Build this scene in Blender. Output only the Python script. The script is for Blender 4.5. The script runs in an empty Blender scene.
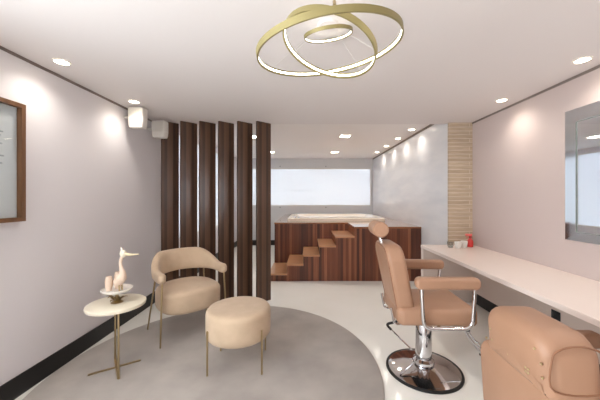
import bpy, bmesh, math, random
from mathutils import Vector, Matrix
random.seed(7)
C = bpy.context.scene
PI = math.pi

# ------------------------------------------------------------------ camera
cd = bpy.data.cameras.new('camera'); cam = bpy.data.objects.new('camera', cd)
C.collection.objects.link(cam); C.camera = cam
cam.location = (0, 0, 1.4); cam.rotation_euler = (PI/2, 0, 0)
cd.sensor_width = 36; cd.lens = 16.8; cd.shift_x = -8/600; cd.shift_y = -3/600
cd.clip_start = 0.02
# ------------------------------------------------------------------ world, daylight, exposure
W = bpy.data.worlds.new('sky'); C.world = W; W.use_nodes = True
bg = W.node_tree.nodes['Background']
bg.inputs['Color'].default_value = (0.91, 0.97, 1.0, 1); bg.inputs['Strength'].default_value = 9.5
vs = C.view_settings
vs.view_transform = 'Standard'; vs.look = 'None'; vs.gamma = 1; vs.use_curve_mapping = False
vs.exposure = 0.55
C.cycles.use_denoising = True
C.cycles.max_bounces = 10; C.cycles.diffuse_bounces = 6; C.cycles.sample_clamp_indirect = 6
DOWN_W, CHAND_E = 2.3, 6.5

def portal(loc, rot, sx, sy):
    l = bpy.data.lights.new('daylight_portal', 'AREA'); l.shape = 'RECTANGLE'; l.size = sx; l.size_y = sy
    l.cycles.is_portal = True
    o = bpy.data.objects.new('daylight_portal', l); C.collection.objects.link(o)
    o.location = loc; o.rotation_euler = rot
portal((-2.24, -.2, 1.5), (PI/2, 0, -PI/2), 2.2, 1.4)          # added side window beside the camera, out of view
portal((-0.04, 8.32, 1.70), (-PI/2, 0, 0), 3.78, 1.12)        # spa window
portal((-2.24, 5.85, 1.57), (PI/2, 0, -PI/2), 3.5, 1.7)         # side window of the spa area

# ------------------------------------------------------------------ materials
def s2l(c):
    return tuple((x/12.92 if x <= .04045 else ((x+.055)/1.055)**2.4) for x in [v/255 for v in c]) + (1,)
MATS = {}
def mat(name, rgb, rough=.6, metal=0, spec=.5, coat=0, coat_r=.1, noise=None, bump=None, emit=None, sheen=0):
    if name in MATS: return MATS[name]
    m = bpy.data.materials.new(name); m.use_nodes = True; MATS[name] = m
    N, L = m.node_tree.nodes, m.node_tree.links; b = N['Principled BSDF']
    b.inputs['Base Color'].default_value = s2l(rgb); b.inputs['Roughness'].default_value = rough
    b.inputs['Metallic'].default_value = metal; b.inputs['Specular IOR Level'].default_value = spec
    b.inputs['Coat Weight'].default_value = coat; b.inputs['Coat Roughness'].default_value = coat_r
    b.inputs['Sheen Weight'].default_value = sheen
    if emit:
        b.inputs['Emission Color'].default_value = s2l(emit[0]); b.inputs['Emission Strength'].default_value = emit[1]
    if noise or bump:
        tc = N.new('ShaderNodeTexCoord')
    if noise:                                            # (scale, second rgb, stretch)
        sc, rgb2, st = noise
        mp = N.new('ShaderNodeMapping'); mp.inputs['Scale'].default_value = st
        nz = N.new('ShaderNodeTexNoise'); nz.inputs['Scale'].default_value = sc; nz.inputs['Detail'].default_value = 5
        rp = N.new('ShaderNodeValToRGB'); rp.color_ramp.elements[0].color = s2l(rgb); rp.color_ramp.elements[1].color = s2l(rgb2)
        rp.color_ramp.elements[0].position = .35; rp.color_ramp.elements[1].position = .65
        L.new(tc.outputs['Object'], mp.inputs[0]); L.new(mp.outputs[0], nz.inputs['Vector'])
        L.new(nz.outputs['Fac'], rp.inputs[0]); L.new(rp.outputs[0], b.inputs['Base Color'])
    if bump:                                             # (scale, strength)
        n2 = N.new('ShaderNodeTexNoise'); n2.inputs['Scale'].default_value = bump[0]; n2.inputs['Detail'].default_value = 4
        bp = N.new('ShaderNodeBump'); bp.inputs['Strength'].default_value = bump[1]; bp.inputs['Distance'].default_value = .004
        L.new(tc.outputs['Object'], n2.inputs['Vector']); L.new(n2.outputs['Fac'], bp.inputs['Height'])
        L.new(bp.outputs[0], b.inputs['Normal'])
    return m

def plank_mat(name, ramp, width, axis='X', rough=.25, coat=.5):
    """vertical veneer strips: a random tone per strip plus fine grain along z"""
    m = bpy.data.materials.new(name); m.use_nodes = True
    N, L = m.node_tree.nodes, m.node_tree.links; b = N['Principled BSDF']
    b.inputs['Roughness'].default_value = rough; b.inputs['Coat Weight'].default_value = coat; b.inputs['Coat Roughness'].default_value = .12
    tc = N.new('ShaderNodeTexCoord'); sp = N.new('ShaderNodeSeparateXYZ'); L.new(tc.outputs['Object'], sp.inputs[0])
    dv = N.new('ShaderNodeMath'); dv.operation = 'DIVIDE'; dv.inputs[1].default_value = width; L.new(sp.outputs[axis], dv.inputs[0])
    fl = N.new('ShaderNodeMath'); fl.operation = 'FLOOR'; L.new(dv.outputs[0], fl.inputs[0])
    wn = N.new('ShaderNodeTexWhiteNoise'); wn.noise_dimensions = '1D'; L.new(fl.outputs[0], wn.inputs['W'])
    mp = N.new('ShaderNodeMapping'); mp.inputs['Scale'].default_value = (60, 60, 2.2); L.new(tc.outputs['Object'], mp.inputs[0])
    nz = N.new('ShaderNodeTexNoise'); nz.inputs['Scale'].default_value = 1; nz.inputs['Detail'].default_value = 3; L.new(mp.outputs[0], nz.inputs['Vector'])
    ad = N.new('ShaderNodeMath'); ad.operation = 'MULTIPLY_ADD'; ad.inputs[1].default_value = .45; L.new(nz.outputs['Fac'], ad.inputs[0])
    sc = N.new('ShaderNodeMath'); sc.operation = 'MULTIPLY_ADD'; sc.inputs[1].default_value = .75; sc.inputs[2].default_value = -.08
    L.new(wn.outputs['Value'], sc.inputs[0]); L.new(sc.outputs[0], ad.inputs[2])
    rp = N.new('ShaderNodeValToRGB'); e = rp.color_ramp.elements
    e[0].color = s2l(ramp[0]); e[1].color = s2l(ramp[-1])
    for i, c in enumerate(ramp[1:-1]):
        k = e.new((i+1)/(len(ramp)-1)); k.color = s2l(c)
    L.new(ad.outputs[0], rp.inputs[0]); L.new(rp.outputs[0], b.inputs['Base Color'])
    return m

M_left = mat('lilac_paint', (226, 223, 227), .7, bump=(120, .05))
M_right = mat('pink_beige_paint', (203, 188, 184), .7, bump=(120, .05))
M_rear = mat('rear_paint', (215, 210, 208), .8)
M_ceil = mat('ceiling_paint', (228, 223, 222), .85)
M_ceil2 = mat('far_ceiling_paint', (238, 234, 232), .85)
M_back = mat('back_wall_paint', (216, 217, 220), .7)
M_black = mat('black_skirting', (16, 16, 19), .35)
M_gap = mat('gap_shade', (128, 116, 110), .7)  # shade of the gap under the ceiling, put in as a dark colour
M_floor = mat('polished_porcelain', (238, 236, 230), .12, spec=.5, noise=(1.6, (242, 240, 235), (1, 1, 1)))
M_marble = mat('pale_marble_cladding', (216, 216, 220), .3, spec=.5, noise=(2.2, (228, 227, 229), (.4, .6, 2.6)))
M_rug = mat('taupe_rug', (160, 153, 148), .98, spec=.1, noise=(2.4, (180, 173, 167), (1, 1, 1)), bump=(260, .6), sheen=.2)
M_leather = mat('tan_leather', (167, 129, 104), .42, spec=.4, noise=(3, (174, 135, 110), (1, 1, 1)), bump=(240, .08))
M_seam = mat('tan_piping', (140, 98, 72), .5)
M_fabric = mat('sand_upholstery', (192, 169, 144), .85, spec=.2, noise=(9, (200, 177, 152), (1, 1, 1)), bump=(300, .25), sheen=.2)
M_gold = mat('champagne_gold', (190, 170, 134), .3, metal=1)
M_goldmat = mat('satin_gold_paint', (150, 138, 92), .5, metal=.3)
M_chrome = mat('chrome', (225, 225, 228), .08, metal=1)
M_rubber = mat('black_rubber', (18, 18, 20), .5)
M_cream = mat('cream_lacquer', (236, 228, 208), .3, coat=.3)
M_desk = mat('pale_desk_laminate', (236, 222, 214), .3, spec=.4)
M_deskp = mat('desk_panel_laminate', (205, 188, 178), .45)
M_tub = mat('cream_acrylic', (232, 220, 204), .18, coat=.4)
M_white = mat('white_plastic', (226, 223, 218), .45)
M_ceramic = mat('white_ceramic', (238, 235, 230), .2)
M_blush = mat('blush_ceramic', (230, 208, 188), .45)
M_red = mat('red_plastic', (214, 62, 60), .35)
M_frame = mat('brown_wood_frame', (120, 84, 56), .45, noise=(4, (98, 66, 42), (6, 6, .6)))
M_print = mat('print_paper', (222, 224, 228), .6)
M_ink = mat('grey_ink', (168, 170, 176), .7)
M_mirror = mat('mirror_silver', (236, 240, 246), .01, metal=1)
M_mirrorb = mat('mirror_bevel', (226, 232, 238), .06, metal=1)
M_edge = mat('glass_edge', (120, 128, 124), .2)
M_led = mat('led_diffuser', (255, 248, 232), .5, emit=((255, 250, 238), CHAND_E))
M_lamp = mat('downlight_lens', (255, 250, 240), .5, emit=((255, 240, 214), 14))
M_trimw = mat('downlight_ring', (235, 232, 226), .5)
M_walnut = plank_mat('dark_walnut', [(54, 36, 26), (80, 55, 40), (106, 77, 57)], .035, 'X', .42, .1)
M_rose = plank_mat('rosewood_strips', [(46, 21, 14), (92, 47, 29), (118, 64, 40), (160, 102, 68)], .045, 'X', .45, .08)
M_deck = mat('varnished_deck', (132, 84, 56), .16, coat=.8, coat_r=.06, noise=(3, (160, 108, 74), (1, 14, 14)))
M_tread = mat('varnished_tread', (176, 126, 88), .3, coat=.4, coat_r=.12, noise=(4, (200, 150, 110), (1, 14, 14)))

# stone pillar: stacked narrow tiles
def stone_mat():
    m = bpy.data.materials.new('stacked_stone_tile'); m.use_nodes = True
    N, L = m.node_tree.nodes, m.node_tree.links; b = N['Principled BSDF']; b.inputs['Roughness'].default_value = .75
    tc = N.new('ShaderNodeTexCoord'); mp = N.new('ShaderNodeMapping'); mp.inputs['Rotation'].default_value = (PI/2, 0, 0)
    L.new(tc.outputs['Object'], mp.inputs[0])
    br = N.new('ShaderNodeTexBrick'); br.inputs['Scale'].default_value = 1; br.inputs['Brick Width'].default_value = .62
    br.inputs['Row Height'].default_value = .052; br.inputs['Mortar Size'].default_value = .0035; br.inputs['Bias'].default_value = 0
    br.inputs['Color1'].default_value = s2l((192, 174, 152)); br.inputs['Color2'].default_value = s2l((180, 161, 138)); br.inputs['Mortar'].default_value = s2l((212, 198, 180))
    L.new(mp.outputs[0], br.inputs['Vector'])
    nz = N.new('ShaderNodeTexNoise'); nz.inputs['Scale'].default_value = 6; mp2 = N.new('ShaderNodeMapping'); mp2.inputs['Scale'].default_value = (1, 1, 9)
    L.new(tc.outputs['Object'], mp2.inputs[0]); L.new(mp2.outputs[0], nz.inputs['Vector'])
    mx = N.new('ShaderNodeMixRGB'); mx.blend_type = 'OVERLAY'; mx.inputs[0].default_value = .3
    L.new(br.outputs['Color'], mx.inputs[1]); L.new(nz.outputs['Fac'], mx.inputs[2]); L.new(mx.outputs[0], b.inputs['Base Color'])
    bp = N.new('ShaderNodeBump'); bp.inputs['Strength'].default_value = .4; bp.inputs['Distance'].default_value = .006
    L.new(br.outputs['Fac'], bp.inputs['Height']); bp.invert = True; L.new(bp.outputs[0], b.inputs['Normal'])
    return m
M_stone = stone_mat()

def blind_mat():
    m = bpy.data.materials.new('translucent_blind'); m.use_nodes = True
    N, L = m.node_tree.nodes, m.node_tree.links; N.remove(N['Principled BSDF'])
    out = N['Material Output']
    d = N.new('ShaderNodeBsdfDiffuse'); d.inputs[0].default_value = s2l((240, 241, 242))
    t = N.new('ShaderNodeBsdfTranslucent'); t.inputs[0].default_value = s2l((240, 244, 250))
    mx = N.new('ShaderNodeMixShader'); mx.inputs[0].default_value = .15
    L.new(d.outputs[0], mx.inputs[1]); L.new(t.outputs[0], mx.inputs[2]); L.new(mx.outputs[0], out.inputs[0])
    return m
M_blind = blind_mat()
def pane_mat(name, tint, r=.03):
    m = bpy.data.materials.new(name); m.use_nodes = True
    N, L = m.node_tree.nodes, m.node_tree.links; N.remove(N['Principled BSDF'])
    out = N['Material Output']; t = N.new('ShaderNodeBsdfTransparent'); t.inputs[0].default_value = s2l(tint)
    g = N.new('ShaderNodeBsdfGlossy'); g.inputs['Roughness'].default_value = r
    lw = N.new('ShaderNodeLayerWeight'); lw.inputs[0].default_value = .5
    pw = N.new('ShaderNodeMath'); pw.operation = 'POWER'; pw.inputs[1].default_value = 4; L.new(lw.outputs['Facing'], pw.inputs[0])
    fr = N.new('ShaderNodeMath'); fr.operation = 'MULTIPLY_ADD'; fr.inputs[1].default_value = .8; fr.inputs[2].default_value = .04; L.new(pw.outputs[0], fr.inputs[0])
    mx = N.new('ShaderNodeMixShader'); L.new(fr.outputs[0], mx.inputs[0]); L.new(t.outputs[0], mx.inputs[1]); L.new(g.outputs[0], mx.inputs[2])
    L.new(mx.outputs[0], out.inputs[0]); return m
M_pane = pane_mat('clear_pane', (250, 252, 252))
M_tumbler = pane_mat('tumbler_glass', (236, 238, 238), .05)

# ------------------------------------------------------------------ mesh helpers
def add_box(bm, x0, x1, y0, y1, z0, z1, bev=0, seg=3):
    r = bmesh.ops.create_cube(bm, size=1); v = r['verts']
    bmesh.ops.scale(bm, vec=(x1-x0, y1-y0, z1-z0), verts=v)
    bmesh.ops.translate(bm, vec=((x0+x1)/2, (y0+y1)/2, (z0+z1)/2), verts=v)
    if bev:
        ed = list({e for w in v for e in w.link_edges})
        bmesh.ops.bevel(bm, geom=ed, offset=bev, segments=seg, profile=.5, affect='EDGES')
    return bm
def box(*a, **k): return add_box(bmesh.new(), *a, **k)
def catmull(pts, n=6, closed=False):
    P = [Vector(p) for p in pts]; out = []; m = len(P)
    rng = range(m) if closed else range(m-1)
    for i in rng:
        p0 = P[(i-1) % m] if closed else P[max(i-1, 0)]; p1 = P[i]; p2 = P[(i+1) % m]
        p3 = P[(i+2) % m] if closed else P[min(i+2, m-1)]
        for k in range(n):
            t = k/n; out.append(.5*((2*p1)+(p2-p0)*t+(2*p0-5*p1+4*p2-p3)*t*t+(3*p1-p0-3*p2+p3)*t**3))
    if not closed: out.append(P[-1])
    return out
def fillet(pts, r, n=5):
    """polyline with its inner corners rounded"""
    P = [Vector(p) for p in pts]; out = [P[0]]
    for i in range(1, len(P)-1):
        a, b, c = P[i-1], P[i], P[i+1]; d1, d2 = (a-b), (c-b); q = min(r, d1.length*.49, d2.length*.49)
        s, e = b+d1.normalized()*q, b+d2.normalized()*q
        for k in range(n+1):
            t = k/n; out.append((1-t)**2*s+2*t*(1-t)*b+t*t*e)
    out.append(P[-1]); return out
def add_tube(bm, pts, r, seg=10, closed=False):
    P = [Vector(p) for p in pts]; m = len(P); rings = []; up = None
    for i, p in enumerate(P):
        if closed: t = P[(i+1) % m]-P[(i-1) % m]
        else: t = P[min(i+1, m-1)]-P[max(i-1, 0)]
        t.normalize()
        if up is None:
            up = t.orthogonal().normalized()
        up = (up-t*up.dot(t)); up = up.normalized() if up.length > 1e-6 else t.orthogonal().normalized()
        s = t.cross(up); rr = r[i] if isinstance(r, (list, tuple)) else r
        rings.append([bm.verts.new(p+up*math.cos(2*PI*k/seg)*rr+s*math.sin(2*PI*k/seg)*rr) for k in range(seg)])
    for i in range(m if closed else m-1):
        A, B = rings[i], rings[(i+1) % m]
        for k in range(seg): bm.faces.new((A[k], A[(k+1) % seg], B[(k+1) % seg], B[k]))
    if not closed: bm.faces.new(rings[0][::-1]); bm.faces.new(rings[-1])
    return bm
def tube(*a, **k): return add_tube(bmesh.new(), *a, **k)
def add_lathe(bm, prof, seg=48, cx=0, cy=0):
    """prof: list of (r, z); r == 0 makes a pole"""
    rings = []
    for r, z in prof:
        if r <= 1e-6: rings.append([bm.verts.new((cx, cy, z))])
        else: rings.append([bm.verts.new((cx+r*math.cos(2*PI*k/seg), cy+r*math.sin(2*PI*k/seg), z)) for k in range(seg)])
    for A, B in zip(rings, rings[1:]):
        for k in range(seg):
            j = (k+1) % seg
            if len(A) == 1 and len(B) == 1: continue
            if len(A) == 1: bm.faces.new((A[0], B[j], B[k]))
            elif len(B) == 1: bm.faces.new((A[k], A[j], B[0]))
            else: bm.faces.new((A[k], A[j], B[j], B[k]))
    return bm
def lathe(prof, **k): return add_lathe(bmesh.new(), prof, **k)
def rounded_outline(w, h, r, n=6, r_bot=None):
    """closed outline in (u, v), centred on u, v from 0 to h"""
    rb = r if r_bot is None else r_bot; out = []
    for (cx, cy, a0, q) in ((w/2-rb, rb, -PI/2, rb), (w/2-r, h-r, 0, r), (-w/2+r, h-r, PI/2, r), (-w/2+rb, rb, PI, rb)):
        for k in range(n+1):
            a = a0+PI/2*k/n; out.append((cx+q*math.cos(a), cy+q*math.sin(a)))
    return out
def pillow(outline, thick, f, bev=.03, levels=5, puff=0.0):
    """outline (u, v) swept through its thickness with rounded rims; f(u, v, t) -> point"""
    bm = bmesh.new(); cu = sum(p[0] for p in outline)/len(outline); cv = sum(p[1] for p in outline)/len(outline)
    def inset(p, d):
        return None
    n = len(outline); rings = []
    # inward normals of the outline
    nor = []
    for i in range(n):
        a, b = Vector(outline[(i-1) % n]), Vector(outline[(i+1) % n]); t = b-a
        k = Vector((-t.y, t.x)); nor.append(k.normalized() if k.length > 1e-9 else Vector((cu, cv))-Vector(outline[i]))
    sec = []
    for k in range(levels+1):
        a = PI/2*k/levels; sec.append((bev*(1-math.sin(a)), -thick/2+bev*(1-math.cos(a))))
    sec += [(d, -t) for d, t in sec[::-1]]
    for d, t in sec:
        rings.append([bm.verts.new(f(outline[i][0]+nor[i].x*d, outline[i][1]+nor[i].y*d, t)) for i in range(n)])
    for A, B in zip(rings, rings[1:]):
        for i in range(n): bm.faces.new((A[i], A[(i+1) % n], B[(i+1) % n], B[i]))
    for ring, sgn, base in ((rings[0], -1, sec[0]), (rings[-1], 1, sec[-1])):
        prev = ring
        for s in (.75, .5, .25):
            cur = []
            for i in range(n):
                u = outline[i][0]+nor[i].x*base[0]; v = outline[i][1]+nor[i].y*base[0]
                cur.append(bm.verts.new(f(cu+(u-cu)*s, cv+(v-cv)*s, base[1]+sgn*puff*(1-s*s))))
            for i in range(n): bm.faces.new((prev[i], prev[(i+1) % n], cur[(i+1) % n], cur[i]) if sgn > 0 else (prev[(i+1) % n], prev[i], cur[i], cur[(i+1) % n]))
            prev = cur
        c = bm.verts.new(f(cu, cv, base[1]+sgn*puff))
        for i in range(n): bm.faces.new((prev[i], prev[(i+1) % n], c) if sgn > 0 else (prev[(i+1) % n], prev[i], c))
    return bm
def obj(name, bm, m, parent=None, smooth=True, label=None):
    bmesh.ops.recalc_face_normals(bm, faces=bm.faces[:])
    me = bpy.data.meshes.new(name); bm.to_mesh(me); bm.free()
    if smooth:
        for p in me.polygons: p.use_smooth = True
        me.set_sharp_from_angle(angle=math.radians(40))
    me.materials.append(m)
    o = bpy.data.objects.new(name, me); C.collection.objects.link(o)
    if parent: o.parent = parent
    if label: o['label'] = label
    return o
def thing(name, label, cat, loc=(0, 0, 0), rz=0, group=None):
    o = bpy.data.objects.new(name, None); o.empty_display_size = .1; C.collection.objects.link(o)
    o.location = loc; o.rotation_euler = (0, 0, rz); o['label'] = label; o['category'] = cat
    if group: o['group'] = group
    return o
def tag(o, label, cat, group=None):
    o['label'] = label; o['category'] = cat
    if group: o['group'] = group
    return o
def struct(name, bm, m, parent=None, smooth=False):
    o = obj(name, bm, m, parent, smooth)
    if not parent: o['kind'] = 'structure'
    return o
def dup(root, loc=None, label=None):
    r = root.copy(); C.collection.objects.link(r)
    if loc: r.location = loc
    if label: r['label'] = label
    for ch in list(root.children):
        c = ch.copy(); C.collection.objects.link(c); c.parent = r
        for g in ch.children:
            d = g.copy(); C.collection.objects.link(d); d.parent = c
    return r

# ------------------------------------------------------------------ room shell
XL, XR, XF, YB, YN, YE = -2.04, 2.21, 1.89, 8.14, -1.6, 3.85
HC, HF = 2.40, 2.52
struct('floor', box(XL-.1, XR+.1, YN-.1, YB+.12, -.1, 0), M_floor)
struct('ceiling', box(XL-.1, XR+.1, YN-.1, YE, HC, HC+.25), M_ceil)
struct('ceiling_far', box(XL-.1, XR+.1, YE, YB+.12, HF, HF+.13), M_ceil2)
bm = bmesh.new()
for a in ((YN, 1.1, 0, .8), (YN, 1.1, 2.2, HF), (YN, -1.3, .8, 2.2), (.9, 1.1, .8, 2.2), (1.1, YB, 0, .72), (1.1, YB, 2.42, HF), (1.1, 4.1, .72, 2.42), (7.6, YB, .72, 2.42)): add_box(bm, XL-.1, XL, *a)
struct('wall_left', bm, M_left)
struct('wall_right', box(XR, XR+.1, YN, 3.79, 0, HC), M_right)
struct('pillar', box(XF, XR+.1, 3.76, 3.79, 0, HC), M_stone)
struct('wall_right_far', box(XF, XF+.42, 3.79, YB, 0, HF), M_marble)
def wall_opening(y0, y1, xa, xb, zh, wx0, wx1, wz0, wz1):
    bm = bmesh.new()
    add_box(bm, xa, xb, y0, y1, 0, wz0); add_box(bm, xa, xb, y0, y1, wz1, zh)
    add_box(bm, xa, wx0, y0, y1, wz0, wz1); add_box(bm, wx1, xb, y0, y1, wz0, wz1)
    return bm
struct('wall_back', wall_opening(YB, YB+.12, XL, XF, HF, -1.93, 1.84, 1.14, 2.24), M_back)
struct('wall_rear', box(XL, XR, YN-.1, YN, 0, HC), M_rear)
struct('baseboard_left', box(XL, XL+.014, YN, YB, 0, .148, bev=.003, seg=1), M_black)
struct('baseboard_right', box(XR-.014, XR, YN, 3.76, 0, .148, bev=.003, seg=1), M_black)
struct('baseboard_back', box(XL+.014, XF, YB-.014, YB, 0, .148, bev=.003, seg=1), M_black)
struct('gap_shade_left', box(XL, XL+.008, YN, YE, HC-.02, HC), M_gap)  # dark strips stand in for the shaded gap between wall and ceiling
struct('gap_shade_right', box(XR-.008, XR, YN, 3.76, HC-.02, HC), M_gap)
struct('gap_shade_far', box(XF-.008, XF, 3.85, YB, HF-.035, HF), M_gap)

# added window beside the camera, out of view, to bring in daylight
w2 = bmesh.new()
for a in ((-1.3, .9, .8, .84), (-1.3, .9, 2.16, 2.2), (-1.3, -1.26, .84, 2.16), (.86, .9, .84, 2.16), (-.22, -.18, .84, 2.16)):
    add_box(w2, XL-.07, XL-.02, *a)
struct('added_window', w2, M_white)
# spa window with its translucent blind
w1 = bmesh.new()
for a in ((-1.93, 1.84, 8.15, 8.2, 1.14, 1.165), (-1.93, 1.84, 8.15, 8.2, 2.215, 2.24), (-1.93, -1.905, 8.15, 8.2, 1.165, 2.215), (1.815, 1.84, 8.15, 8.2, 1.165, 2.215)):
    add_box(w1, *a)
win = struct('window_1', w1, M_white)
for k, (xa, xb) in enumerate(((-1.905, -.80), (-.81, .52), (.51, 1.815))):
    for za, zb, dy in ((1.165, 1.60, 0), (1.59, 2.215, .004)):
        obj('blind', box(xa, xb, 8.165+dy+.008*(k % 2), 8.167+dy+.008*(k % 2), za, zb), M_blind, win, smooth=False)
w3 = bmesh.new()
for a in ((4.1, 7.6, .72, .745), (4.1, 7.6, 2.395, 2.42), (4.1, 4.125, .745, 2.395), (7.575, 7.6, .745, 2.395), (5.39, 5.41, .745, 2.395), (6.69, 6.71, .745, 2.395)): add_box(w3, XL-.07, XL-.02, *a)
win3 = struct('window_3', w3, M_white)
for ya, yb in ((4.125, 5.395), (5.405, 6.695), (6.705, 7.575)):
    obj('blind', box(XL-.05, XL-.048, ya, yb, .745, 2.395), M_blind, win3, smooth=False)
for x, z in ((-.81, 2.29), (.52, 2.29), (-.81, 1.1), (.52, 1.1)):
    bm = bmesh.new(); add_lathe(bm, [(0, 0), (.014, 0), (.014, .02), (0, .025)], seg=10)
    bmesh.ops.rotate(bm, cent=(0, 0, 0), matrix=Matrix.Rotation(PI/2, 3, 'X'), verts=bm.verts)
    bmesh.ops.translate(bm, vec=(x, 8.14, z), verts=bm.verts)
    obj('pin', bm, M_edge, win)

# ------------------------------------------------------------------ rug
rug = lathe([(0, .012), (1.285, .012), (1.298, .008), (1.302, 0), (0, 0)], seg=128)
bmesh.ops.translate(rug, vec=(-.72, 2.30, .0005), verts=rug.verts)
tag(obj('round_rug', rug, M_rug), 'large round taupe grey rug on the white floor', 'rug')

# ------------------------------------------------------------------ slat screen
for i in range(6):
    x = -1.93+.2506*i
    L = math.hypot(.162, .145); a = math.atan2(.15, .168)
    bm = box(0, L, -.015, .015, .001, HC-.001, bev=.002, seg=1)
    o = obj('wooden_slat', bm, M_walnut, smooth=False)
    o.location = (x, 3.68, 0); o.rotation_euler = (0, 0, a)
    lab = ['dark walnut floor-to-ceiling slat nearest the left wall, behind the grey loudspeaker',
           'second dark walnut slat from the left wall, behind the left half of the armchair back',
           'third dark walnut slat from the left wall, behind the right half of the armchair back',
           'fourth dark walnut slat from the left wall, just right of the armchair',
           'fifth dark walnut slat from the left wall, second from the open end of the screen',
           'rightmost dark walnut slat, at the open end of the screen beside the wooden stairs'][i]
    tag(o, lab, 'slat', 'dark walnut slats of the room divider')

# ------------------------------------------------------------------ spa deck with stairs
deck = thing('spa_deck', 'raised striped rosewood deck with built-in stairs in front of the bright window', 'platform', (0, 4.66, 0))
DX0, DX1, DH = -.65, 1.885, .905
bm = box(DX0, .775, .78, .82, 0, DH-.03); add_box(bm, .775, DX1, 0, .04, 0, DH-.03); add_box(bm, .775, .815, .04, .78, 0, DH-.03)
add_box(bm, DX0, DX0+.03, .82, 3.3, 0, DH-.03)
obj('front_panel', bm, M_rose, deck, smooth=False)
bm = box(DX0-.005, .77, .775, 3.38, DH-.03, DH); add_box(bm, .77, DX1, -.005, 3.38, DH-.03, DH)
obj('deck_top', bm, M_deck, deck, smooth=False)
sx = [-.65, -.346, -.076, .194, .464, .775]; sz = [.125, .28, .435, .59, .745]
for i in range(5):
    st = obj('step', box(sx[i], sx[i+1], 0, .78, .0005, sz[i]-.026), M_rose, deck, smooth=False)
    obj('tread', box(sx[i]-.012, sx[i+1], -.015, .78, sz[i]-.026, sz[i], bev=.004, seg=2), M_tread, st, smooth=False)

# hot tub let into the deck
tub = thing('hot_tub', 'cream rectangular hot tub with a low rim set on the wooden deck', 'tub', (.59, 6.52, DH+.0005))
bm = bmesh.new(); rings = []
for (w, d, z, r) in ((2.04, 1.56, 0, .12), (2.04, 1.56, .045, .12), (2.01, 1.53, .06, .12), (1.74, 1.26, .06, .16), (1.70, 1.22, .045, .16), (1.6, 1.1, .012, .2)):
    rings.append([bm.verts.new((u, v-d/2, z)) for u, v in rounded_outline(w, d, r)])
for A, B in zip(rings, rings[1:]):
    for k in range(len(A)): bm.faces.new((A[k], A[(k+1) % len(A)], B[(k+1) % len(A)], B[k]))
bm.faces.new(rings[-1])
obj('rim', bm, M_tub, tub)
for x in (-.86, -.78):
    obj('jet_knob', lathe([(0, .085), (.018, .085), (.022, .06), (.022, .0605), (.016, .0602), (0, .0602)], seg=16, cx=x, cy=-.69), M_chrome, tub)

# ------------------------------------------------------------------ downlights
def downlight(x, y, z, r, label, group, w, square=False, spot=2.55):
    t = thing('downlight', label, 'ceiling light', (x, y, z), 0, group)
    if square:
        bm = bmesh.new()
        for a in ((-r, r, -r, -r*.85, -.006, -.0005), (-r, r, r*.85, r, -.006, -.0005), (-r, -r*.85, -r*.85, r*.85, -.006, -.0005), (r*.85, r, -r*.85, r*.85, -.006, -.0005)): add_box(bm, *a)
        obj('trim_ring', bm, M_trimw, t, smooth=False); obj('lens', box(-r*.85, r*.85, -r*.85, r*.85, -.004, -.0005), M_lamp, t, smooth=False)
    else:
        obj('trim_ring', lathe([(r, -.0005), (r, -.006), (r*.8, -.006), (r*.8, -.0005)], seg=28), M_trimw, t)
        obj('lens', lathe([(r*.8, -.0005), (r*.8, -.004), (0, -.004)], seg=28), M_lamp, t)
    l = bpy.data.lights.new('bulb', 'SPOT'); l.energy = w*4; l.color = (1, .93, .83); l.spot_size = spot; l.spot_blend = 1.0; l.shadow_soft_size = .04
    o = bpy.data.objects.new('bulb', l); C.collection.objects.link(o); o.location = (0, 0, -.02); o.parent = t
    return t
NG, FG = 'round downlights along the side walls', 'round downlights along the marble wall'
downlight(-1.82, 2.07, HC, .055, 'recessed downlight above the left wall, nearest the framed print', NG, DOWN_W)
downlight(-1.82, 2.93, HC, .055, 'recessed downlight directly above the white loudspeaker', NG, DOWN_W)
downlight(2.0, 2.04, HC, .055, 'recessed downlight above the mirror on the pink right wall', NG, DOWN_W)
downlight(2.0, 2.89, HC, .055, 'recessed downlight above the pink right wall, between mirror and stone pillar', NG, DOWN_W)
for x in (-1.82, 2.0):
    for y in (1.2, .33):
        downlight(x, y, HC, .055, 'recessed downlight above the '+('left' if x < 0 else 'right')+' wall, '+('beside' if y > 1 else 'just behind')+' the camera position', NG, DOWN_W)
for i, (y, s) in enumerate(((4.65, 'nearest the stone pillar'), (5.36, 'second from the stone pillar'), (6.15, 'third from the stone pillar'), (6.97, 'nearest the window'))):
    downlight(1.72, y, HF, .06, 'small recessed downlight along the marble wall, '+s, FG, DOWN_W*.8)
for x, y, s in ((.68, 5.14, 'large square recessed light in the far ceiling above the stairs'), (.67, 6.97, 'large square recessed light in the far ceiling above the hot tub'),
                (-.97, 5.2, 'square recessed light seen through the gap beside the rightmost slat'), (-.93, 6.97, 'square recessed light in the far ceiling by the right edge of the slat screen')):
    downlight(x, y, HF, .1, s, 'square lights in the far ceiling', DOWN_W*2.2, True, 2.2)

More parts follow.
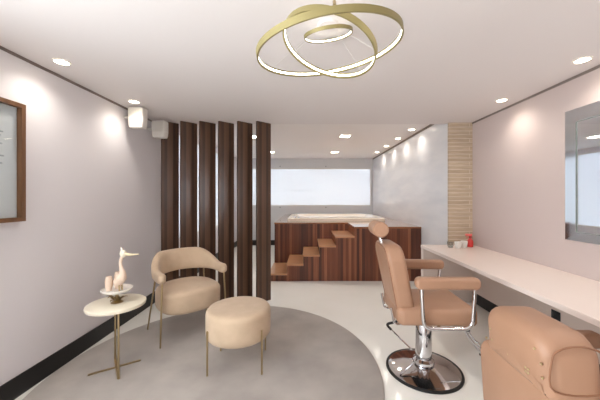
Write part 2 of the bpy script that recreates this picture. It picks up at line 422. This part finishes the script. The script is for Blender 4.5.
# ------------------------------------------------------------------ chandelier
ch = thing('ring_chandelier', 'gold pendant chandelier of tilted glowing rings hanging from the ceiling', 'chandelier', (.117, 1.62, HC))
O = Vector((.117, 1.62, HC))
def ring_frame(c, n):
    n = Vector(n).normalized(); u = Vector((1, 0, 0)); u = (u-n*u.dot(n)).normalized(); v = n.cross(u)
    return Vector(c)-O, u, v, n
def band(c, n, ro, ri, h):
    c, u, v, n = ring_frame(c, n); bm = bmesh.new(); S = 96; R = []
    for (r, z) in ((ri, -h/2), (ro, -h/2), (ro, h/2), (ri, h/2)):
        R.append([bm.verts.new(c+(u*math.cos(2*PI*k/S)+v*math.sin(2*PI*k/S))*r+n*z) for k in range(S)])
    for a in range(4):
        A, B = R[a], R[(a+1) % 4]
        for k in range(S): bm.faces.new((A[k], A[(k+1) % S], B[(k+1) % S], B[k]))
    return bm
RINGS = [((.0933, 1.288, 2.08), (-.137, -.109, 1), .321), ((.0964, 1.27, 2.08), (.309, .117, 1), .2087), ((.117, 1.62, 2.34), (-.13, -.27, 1), .132)]
for c, n, r in RINGS:
    h = .018 if r < .15 else .026
    rg = obj('ring', band(c, n, r+.009, r+.001, h), M_goldmat, ch)
    obj('led_strip', band(c, n, r+.0012, r+.0006, h*.36), M_led, rg, label='glowing white strip inside the ring')
def on_ring(i, ang):
    c, n, r = RINGS[i]; c, u, v, n = ring_frame(c, n); return c+(u*math.cos(ang)+v*math.sin(ang))*(r+.005)+n*.013
obj('canopy', lathe([(0, -.001), (.06, -.001), (.06, -.02), (0, -.022)], seg=32), M_ceil, ch, label='flat ceiling plate')
for i, a in ((0, -PI/2), (0, PI*.17), (0, PI*.83), (1, -PI/2-.3), (1, PI*.2), (1, PI*.8), (2, 0), (2, PI*.67), (2, PI*1.33)):
    p = on_ring(i, a); q = Vector((p.x*.12, p.y*.12, -.021))
    obj('cable', tube([q, p], .0007, seg=6), M_white, ch)
p = on_ring(0, -PI/2)
obj('cable_grip', tube([p, p+Vector((0, .01, .022))], .006, seg=10), M_gold, ch)

# ------------------------------------------------------------------ loudspeakers on the left wall
def speaker(loc, w, d, h, label, bracket_x):
    t = thing('loudspeaker', label, 'loudspeaker', loc, 0, 'small wall loudspeakers')
    ol = rounded_outline(w, d, .02, 4)
    bm = bmesh.new(); R = []
    for z, s in ((0, .86), (.02, .93), (h*.35, 1), (h-.008, 1), (h, .98)):
        R.append([bm.verts.new((u*s, (v-d/2)*s, z)) for u, v in ol])
    for A, B in zip(R, R[1:]):
        for k in range(len(A)): bm.faces.new((A[k], A[(k+1) % len(A)], B[(k+1) % len(A)], B[k]))
    bm.faces.new(R[0][::-1]); bm.faces.new(R[-1])
    obj('cabinet', bm, M_white, t)
    obj('bracket', tube([(-w/2+.005, 0, h*.55), (bracket_x-loc[0], 0, h*.55)], .014, seg=12), M_white, t)
    obj('grille', box(-w*.42, w*.42, -d/2-.004, -d/2+.002, h*.3, h*.93, bev=.002, seg=1), mat('speaker_cloth', (222, 219, 212), .8), t, smooth=False)
    return t
speaker((-1.895, 3.12, 2.165), .165, .12, .22, 'white loudspeaker high on the left wall, right under the downlight', XL)
speaker((-1.875, 3.55, 2.15), .165, .12, .205, 'greyish loudspeaker on a wall arm in front of the first slat', XL)

# ------------------------------------------------------------------ framed print
pic = thing('framed_print', 'brown wooden framed pale print hanging on the left wall', 'picture', (XL+.001, 1.66, 1.23))
bm = bmesh.new()
FW, FH = .64, .82
for a in ((0, .045, -FW/2, FW/2, 0, .028), (0, .045, -FW/2, FW/2, FH-.028, FH), (0, .045, -FW/2, -FW/2+.028, .028, FH-.028), (0, .045, FW/2-.028, FW/2, .028, FH-.028)):
    add_box(bm, *a)
obj('frame', bm, M_frame, pic, smooth=False)
pr = obj('print', box(.004, .008, -FW/2+.027, FW/2-.027, .027, FH-.027), M_print, pic, smooth=False)
bm = bmesh.new()
for z0, y0, y1 in ((.60, -.05, .205), (.575, .02, .19), (.52, -.1, .2), (.50, 0, .18), (.44, .03, .21), (.42, -.05, .17), (.39, -.02, .2)):
    add_box(bm, .0078, .0088, y0, y1, z0, z0+.010)
obj('sketch_lines', bm, M_ink, pr, smooth=False)
obj('glass_pane', box(.018, .021, -FW/2+.027, FW/2-.027, .027, FH-.027), M_pane, pic, smooth=False)

# ------------------------------------------------------------------ mirror
mir = thing('wall_mirror', 'large frameless rectangular mirror on the pink right wall above the desk', 'mirror', (XR-.001, 1.75, 1.04))
MW, MH, B = 1.28, 1.085, .115
obj('backing', box(-.012, 0, -MW/2+.01, MW/2-.01, .01, MH-.01), M_edge, mir, smooth=False)
bm = bmesh.new()
o4 = [(-MW/2, 0), (MW/2, 0), (MW/2, MH), (-MW/2, MH)]; i4 = [(-MW/2+B, .075), (MW/2-B, .075), (MW/2-B, MH-B), (-MW/2+B, MH-B)]
vo = [bm.verts.new((-.014, y, z)) for y, z in o4]; vi = [bm.verts.new((-.0145, y, z)) for y, z in i4]
vb = [bm.verts.new((-.0125, y, z)) for y, z in o4]
for k in range(4):
    j = (k+1) % 4; bm.faces.new((vo[k], vo[j], vi[j], vi[k])); bm.faces.new((vb[k], vb[j], vo[j], vo[k]))
obj('bevelled_border', bm, M_mirrorb, mir, smooth=False)
obj('mirror_glass', box(-.026, -.0125, -MW/2+B+.001, MW/2-B-.001, .076, MH-B-.001), M_mirror, mir, smooth=False)
bm = bmesh.new()
t_ = .006
for a in ((-.029, -.012, MW/2-B-.003, MW/2-B+t_, .075, MH-B), (-.029, -.012, -MW/2+B, MW/2-B, MH-B-.002, MH-B+.004), (-.029, -.012, -MW/2+B, MW/2-B, .071, .076)):
    add_box(bm, *a)
obj('edge_strip', bm, M_edge, mir, smooth=False)

# ------------------------------------------------------------------ desk along the right wall
desk = thing('wall_desk', 'long pale built-in desk along the pink right wall', 'desk', (1.51, 1.4, 0))
obj('worktop', box(0, XR-1.51-.001, -1.9, 2.357, .722, .76, bev=.004, seg=2), M_desk, desk, smooth=False)
obj('end_panel', box(.02, XR-1.51-.016, 2.312, 2.349, .0005, .722), M_deskp, desk, smooth=False)
obj('panel_edging', box(.004, .02, 2.312, 2.349, .0005, .722), M_desk, desk, smooth=False, label='pale edging strip of the end panel')
obj('back_panel', box(XR-1.51-.03, XR-1.51-.0155, -1.9, 2.31, .15, .722), M_deskp, desk, smooth=False)
sk = thing('wall_socket', 'black socket plate on the panel under the desk', 'socket', (XR-.031, 2.46, .325))
obj('cover_plate', box(-.008, 0, -.046, .042, .0, .075, bev=.002, seg=1), M_rubber, sk, smooth=False)
bm = bmesh.new()
for y in (-.028, .012): add_box(bm, -.0105, -.007, y, y+.022, .025, .050)
obj('outlet_insert', bm, mat('dark_grey_plastic', (34, 34, 36), .5), sk, smooth=False)

# things on the desk's far end
DZ = .7605
g = lathe([(0, 0), (.03, 0), (.036, .03), (.04, .075), (.037, .075), (.033, .03), (.027, .006), (0, .006)], seg=24)
o = obj('glass_tumbler', g, M_tumbler); o.location = (1.80, 3.54, DZ); tag(o, 'clear glass tumbler at the far end of the desk, left of the white cups', 'glass')
def cup(loc, label, rz):
    t = thing('white_cup', label, 'cup', loc, rz, 'white cups on the far end of the desk')
    obj('bowl', lathe([(0, 0), (.024, 0), (.034, .012), (.041, .06), (.042, .082), (.038, .082), (.036, .06), (.028, .016), (0, .014)], seg=28), M_ceramic, t)
    h = [(.038+.028*math.sin(a), 0, .043-.024*math.cos(a)) for a in [PI*k/8 for k in range(9)]]
    obj('handle', tube(h, .005, seg=8), M_ceramic, t)
    return t
cup((1.87, 3.49, DZ), 'white ceramic cup on the far end of the desk, beside the clear glass', PI*1.3)
cup((1.975, 3.545, DZ), 'white ceramic cup on the far end of the desk, beside the red bottle', PI*1.2)
rb = thing('red_bottle', 'small red bottle on the far end of the desk against the stone pillar', 'bottle', (2.085, 3.60, DZ), -.5)
obj('body', lathe([(0, 0), (.034, 0), (.036, .006), (.036, .07), (.028, .09), (.014, .104), (.014, .116), (0, .116)], seg=24), M_red, rb)
obj('cap', lathe([(0, .116), (.018, .116), (.018, .138), (0, .138)], seg=20), mat('dark_red_plastic', (168, 36, 40), .4), rb)
bm = box(-.055, .022, -.013, .013, .138, .165, bev=.006); add_box(bm, -.04, -.03, -.006, .006, .10, .14, bev=.002)
obj('spray_head', bm, mat('pink_red_plastic', (232, 112, 104), .4), rb)

# ------------------------------------------------------------------ barber chairs
def sphere(r, c, sy=1, sz=1, sx=1, u=20, v=12):
    bm = bmesh.new(); bmesh.ops.create_uvsphere(bm, u_segments=u, v_segments=v, radius=r)
    bmesh.ops.scale(bm, vec=(sx, sy, sz), verts=bm.verts); bmesh.ops.translate(bm, vec=c, verts=bm.verts); return bm
def barber_base(t, z):
    """z: height of the seat's underside"""
    b = obj('base_disc', lathe([(0, .075), (.062, .075), (.075, .058), (.16, .042), (.25, .024), (.276, .014), (.276, .003), (0, .003)], seg=64), M_chrome, t)
    obj('rubber_rim', lathe([(.276, .0005), (.291, .0005), (.294, .005), (.292, .012), (.284, .017), (.274, .016), (.274, .012)], seg=64), M_rubber, b, label='black rim of the base')
    obj('column', lathe([(0, .07), (.085, .07), (.082, .085), (.063, .10), (.063, z-.06), (.057, z-.05), (.057, z-.012), (0, z-.012)], seg=40), M_chrome, t)
    obj('seat_plate', box(-.13, .13, -.15, .15, z-.014, z+.004, bev=.004, seg=1), M_rubber, t, smooth=False)
    lv = obj('pump_lever', tube(fillet([(-.07, .07, .12), (-.16, .10, .20), (-.275, .10, .315), (-.20, .10, .335), (-.07, .10, z-.03)], .03), .007, seg=8), M_chrome, t)
    obj('lever_grip', tube(fillet([(-.235, .10, .272), (-.278, .10, .318), (-.19, .10, .338), (-.13, .10, .376)], .03), .0105, seg=10), M_rubber, lv)
def arms(t, z, X0, X1, hw):
    """z: top of the pad"""
    for s in (-1, 1):
        y = s*hw
        ol = rounded_outline(X1-X0, .085, .034, 5)
        pad = pillow(ol, .07, lambda u, v, q, y=y: Vector(((X0+X1)/2+u, y+q, z-.085+v)), bev=.022)
        obj('armrest', pad, M_leather, t)
        fr = fillet([(X0+.045, y, z-.07), (X0+.06, y, z-.368), (X1-.05, y, z-.368), (X1-.03, y, z-.07)], .07, 8)
        obj('arm_frame', tube(fr, .0145, seg=12), M_chrome, t)
        # short bar that ties the frame to the underside of the seat
        obj('frame_bracket', tube([(.02, y, z-.368), (.02, s*.10, z-.372)], .010, seg=8), M_chrome, t)
def footrest(t, z):
    fr = obj('footrest', tube(fillet([(.22, -.17, z-.004), (.27, -.17, z-.10), (.375, -.17, z-.235), (.40, -.17, z-.245), (.455, .03, z-.245), (.43, .03, z-.235), (.30, .03, z-.06), (.26, .03, z-.004)], .02), .0095, seg=10), M_chrome, t)
    obj('clamp', box(.245, .275, -.188, -.152, z-.055, z-.01, bev=.006), M_rubber, fr)
    obj('foot_grip', tube([(.36, -.17, z-.222), (.405, -.168, z-.25)], .017, seg=12), M_rubber, fr)
    obj('brace', tube(fillet([(.10, -.12, z-.01), (.17, -.12, z-.065), (.23, -.12, z-.015)], .01), .006, seg=8), M_chrome, fr)

# chair in front of the desk
c1 = thing('barber_chair', 'tan leather barber chair with round headrest and chrome pedestal facing the desk', 'barber chair', (.938, 2.275, 0), math.radians(-2), 'tan leather barber chairs')
barber_base(c1, .452)
ol = rounded_outline(.58, .50, .05, 5)
obj('seat', pillow(ol, .125, lambda u, v, q: Vector((.02+u, v-.25, .517+q+.012*(1-((v-.25)/.25)**2)*(q > 0))), bev=.035, puff=.012), M_leather, c1)
def lean1(u, v, q): return Vector((-.195+q-.20*v+.02*math.cos(u/.23*1.2), u*(.88+.12*min(v/.4, 1)), .49+v))
ol = rounded_outline(.47, .545, .12, 8, .06)
bk = obj('backrest', pillow(ol, .135, lean1, bev=.035, puff=.012), M_leather, c1)
inner = rounded_outline(.43, .505, .105, 8, .05)
obj('piping', tube([lean1(u, v+.02, -.066) for u, v in inner], .0035, seg=6, closed=True), M_seam, bk)
for s in (-1, 1):
    obj('back_bracket', tube(fillet([(-.30, s*.16, .56), (-.275, s*.16, .43), (-.10, s*.15, .448)], .03), .010, seg=8), M_chrome, c1)
hr = tube([(-.365, -.115, 1.143), (-.365, -.105, 1.143), (-.365, .105, 1.143), (-.365, .115, 1.143)], [.052, .061, .061, .052], seg=32)
obj('headrest', hr, M_leather, c1)
obj('headrest_stem', tube([(-.365, 0, 1.10), (-.33, 0, 1.0)], .010, seg=10), M_chrome, c1)
arms(c1, .83, -.165, .285, .285)
footrest(c1, .452)

# chair in the foreground, lower and without a headrest
c2 = thing('barber_chair', 'tan leather barber chair in the right foreground seen from behind, back cushion with studs', 'barber chair', (1.29, 1.25, 0), math.radians(-2), 'tan leather barber chairs')
barber_base(c2, .352)
obj('seat', pillow(rounded_outline(.56, .48, .05, 5), .125, lambda u, v, q: Vector((.02+u, v-.24, .417+q)), bev=.035, puff=.012), M_leather, c2)
def lean2(u, v, q): return Vector((-.30+q-.06*v, u, .26+v))
lower = obj('back_panel', pillow(rounded_outline(.54, .40, .10, 6, .06), .10, lean2, bev=.03, puff=.01), M_leather, c2)
def roll(u, v, q): return Vector((-.262+q-.06*(v+.23), u-.022, .617+v))
ol = rounded_outline(.40, .255, .10, 8, .03)
top = obj('back_cushion', pillow(ol, .225, lambda u, v, q: roll(u, v, q+.0025), bev=.06, puff=.006), M_leather, c2)
sd = [(-.088, .06), (-.088, .18), (-.06, .212), (-.01, .226), (.05, .222), (.098, .19), (.098, .06)]
pts = catmull([roll(-.2005, v, q) for q, v in sd], 5, True)
obj('piping', tube(pts, .004, seg=6, closed=True), M_seam, top)
def stud(p, par):
    obj('stud', sphere(.0055, p, u=10, v=8), M_gold, par, label='small shiny metal stud')
for u, z in ((-.165, .805), (-.195, .763), (-.198, .71), (.12, .75), (.16, .685), (.11, .70), (-.006, .694)): stud(roll(max(u+.022, -.175), z-.617, -.109), top)
for du, dz in ((-.007, -.006), (.007, -.006), (-.007, .009), (.007, .009)): stud(roll(-.10+du, .075+dz, -.112), top)
arms(c2, .66, -.16, .30, .30)
footrest(c2, .352)

# ------------------------------------------------------------------ lounge armchair
ac = thing('armchair', 'sand upholstered barrel armchair on thin metal legs in front of the slats', 'armchair', (-1.265, 2.95, .0135), math.radians(43))
# local: facing -y
def ellipse_pts(a, b, n=48, cy=0): return [(a*math.cos(2*PI*k/n), cy+b*math.sin(2*PI*k/n)) for k in range(n)]
so = [(.30*math.copysign(abs(math.cos(a))**.75, math.cos(a)), -.02+.285*math.copysign(abs(math.sin(a))**.75, math.sin(a))) for a in [2*PI*k/56 for k in range(56)]]
bm = pillow(so, .20, lambda u, v, q: Vector((u, v, .365+q+.02*(q > 0)*(1-(u/.3)**2))), bev=.045, puff=.012)
obj('seat', bm, M_fabric, ac)
bm = bmesh.new(); R = []; NS = 72
AL, rx, ry = .215, .305, .30; arc = PI*.303; tot = arc+2*AL     # straight arms joined by a half ring
for i in range(NS+1):
    s = i/NS; d = s*tot
    if d < AL: c = Vector((rx, -AL+d, 0)); nrm = Vector((1, 0, 0))
    elif d > AL+arc: c = Vector((-rx, -(d-AL-arc), 0)); nrm = Vector((-1, 0, 0))
    else:
        a = (d-AL)/arc*PI; c = Vector((rx*math.cos(a), ry*math.sin(a), 0)); nrm = Vector((math.cos(a), math.sin(a), 0))
    c.y -= .02
    k = min(1, max(0, (min(d, tot-d)-AL*.75)/.36)); k = k*k*(3-2*k)
    ztop = .668+.138*k; zbot = .572+.004*k
    tk = .036+.006*k
    tip = 1 if .04 < s < .96 else math.sqrt(max(0.02, 1-((.04-min(s, 1-s))/.04)**2))
    zc, hh = (ztop+zbot)/2, (ztop-zbot)/2*tip; ring = []
    for j in range(20):
        b = 2*PI*j/20; cb, sb = math.cos(b), math.sin(b)
        cu = math.copysign(abs(cb)**.7, cb)*tk*tip; cw = math.copysign(abs(sb)**.6, sb)*hh
        ring.append(bm.verts.new(c+nrm*(cu+.05*(cw/.12)*k*.6)+Vector((0, 0, zc+cw))))
    R.append(ring)
for A, Bq in zip(R, R[1:]):
    for j in range(20): bm.faces.new((A[j], A[(j+1) % 20], Bq[(j+1) % 20], Bq[j]))
bm.faces.new(R[0][::-1]); bm.faces.new(R[-1])
obj('backrest', bm, M_fabric, ac)
for x, y0, y1, sp in ((-1, -.20, -.222, .022), (1, -.20, -.222, .022), (-1, .21, .27, .06), (1, .21, .27, .06)):
    xt = .305 if y0 < 0 else .255
    obj('leg', tube([(x*xt, y0, .615), (x*(xt+.004), y0*.9+y1*.1, .5), (x*(xt+sp), y1, .0005)], [.009, .009, .007], seg=12), M_gold, ac)

# ------------------------------------------------------------------ ottoman
ot = thing('ottoman', 'round sand upholstered ottoman on thin gold legs on the rug', 'ottoman', (-.58, 2.35, .0125))
obj('cushion', lathe([(0, .478), (.16, .479), (.225, .476), (.248, .468), (.260, .452), (.264, .43), (.264, .30), (.260, .262), (.245, .244), (.22, .238), (0, .238)], seg=72), M_fabric, ot)
obj('piping', tube([(.252*math.cos(2*PI*k/72), .252*math.sin(2*PI*k/72), .453) for k in range(72)], .0035, seg=6, closed=True), M_fabric, ot)
for d in (-138, -36, 44, 140):
    a = math.radians(d); c, s = math.cos(a), math.sin(a)
    obj('leg', tube([(.27*c, .27*s, .345), (.27*c, .27*s, .0005)], .0075, seg=12), M_gold, ot)

# ------------------------------------------------------------------ side table
st = thing('side_table', 'small round cream side table on two thin gold rods', 'side table', (-1.555, 2.275, .0125))
obj('tabletop', lathe([(0, .535), (.198, .535), (.209, .529), (.211, .518), (.206, .504), (.19, .50), (0, .50)], seg=64), M_cream, st)
A, B2 = Vector((.11, -.14, 0)), Vector((-.09, .115, 0))
for p in (A, B2): obj('leg', tube([p+Vector((0, 0, .001)), p+Vector((0, 0, .501))], .0075, seg=12), M_gold, st)
d = Vector((.145, .10, 0)); m_ = Vector((-.01, .0, 0))
for p, q in ((A, B2), (m_+d, m_-d)):
    t = (q-p).normalized(); n = Vector((-t.y, t.x, 0))*.009; bm = bmesh.new()
    lo = [bm.verts.new(w+Vector((0, 0, .0008))) for w in (p-n, q-n, q+n, p+n)]; hi = [bm.verts.new(v.co+Vector((0, 0, .008))) for v in lo]
    bm.faces.new(lo); bm.faces.new(hi)
    for k in range(4): bm.faces.new((lo[k], lo[(k+1) % 4], hi[(k+1) % 4], hi[k]))
    obj('foot_bar', bm, M_gold, st, smooth=False)

# pedestal plate with a gilded foliage foot
TZ = .5485
pp = thing('pedestal_plate', 'white cake-stand plate on a gilded leaf foot on the side table', 'cake stand', (-1.548, 2.27, TZ))
obj('plate', lathe([(0, .098), (.085, .098), (.10, .106), (.108, .114), (.112, .112), (.106, .098), (.09, .086), (0, .084)], seg=48), M_ceramic, pp)
bm = lathe([(0, .001), (.045, .001), (.03, .012), (.012, .03), (.012, .07), (.03, .085), (0, .085)], seg=20)
obj('stem', bm, M_gold, pp)
for k in range(9):
    a = 2*PI*k/9+random.uniform(-.2, .2); r = random.uniform(.06, .085); zz = random.uniform(.015, .05); bm = bmesh.new()
    c, s = math.cos(a), math.sin(a); prev = None
    for j in range(7):
        t = j/6; w = .017*math.sin(PI*min(t*1.05, 1))+.001; x = .012+(r-.012)*t; z = .012+zz*math.sin(t*2.2)
        row = [bm.verts.new((c*x-s*w, s*x+c*w, z)), bm.verts.new((c*x, s*x, z+.004)), bm.verts.new((c*x+s*w, s*x-c*w, z))]
        if prev:
            for q in (0, 1): bm.faces.new((prev[q], prev[q+1], row[q+1], row[q]))
        prev = row
    bmesh.ops.solidify(bm, geom=bm.faces[:], thickness=.0015)
    obj('leaf', bm, M_gold, pp)
PZ = TZ+.0985
# bird figurine
bd = thing('bird_figurine', 'pale slender bird figurine with a long beak standing on the white plate', 'figurine', (-1.505, 2.255, PZ)); bd.scale = (1.22, 1.22, 1.22)
body = [(-.035, .0, .03), (-.02, .0, .055), (0, 0, .085), (.008, 0, .115), (.002, 0, .145), (-.004, 0, .175), (.0, 0, .205), (.012, 0, .232)]
pts = catmull(body, 5); rad = [.010, .03, .033, .02, .012, .0095, .010, .010]
rr = []
for i in range(len(pts)):
    x = i/5; k = min(int(x), 6); rr.append(rad[k]+(rad[k+1]-rad[k])*(x-k))
obj('body', tube(pts, rr, seg=16), M_blush, bd)
hd = sphere(.022, (.014, 0, .243), sy=.8, sz=1.15)
obj('head', hd, M_cream, bd)
obj('beak', tube([(.024, 0, .243), (.06, 0, .236), (.118, 0, .240)], [.011, .008, .002], seg=10), mat('pale_horn', (222, 206, 170), .5), bd)
obj('crest', tube([(.008, 0, .255), (.004, 0, .275), (-.004, 0, .285)], [.01, .006, .002], seg=8), M_cream, bd)
for s in (-1, 1): obj('leg', tube([(-.005, s*.012, .045), (-.002, s*.014, .0006)], .005, seg=8), M_gold, bd)
# two blush cups on the plate
def tulip(loc, label, h):
    o = obj('candle_holder', lathe([(0, 0), (.02, 0), (.018, .008), (.026, .03), (.028, h*.7), (.020, h), (.017, h), (.024, h*.7), (.021, .03), (.012, .014), (0, .012)], seg=24), M_blush)
    o.location = loc; tag(o, label, 'candle holder', 'blush candle holders on the white plate')
tulip((-1.60, 2.25, PZ), 'short blush candle holder at the left edge of the white plate', .115)
tulip((-1.572, 2.315, PZ), 'taller blush candle holder on the white plate behind the bird figurine', .135)
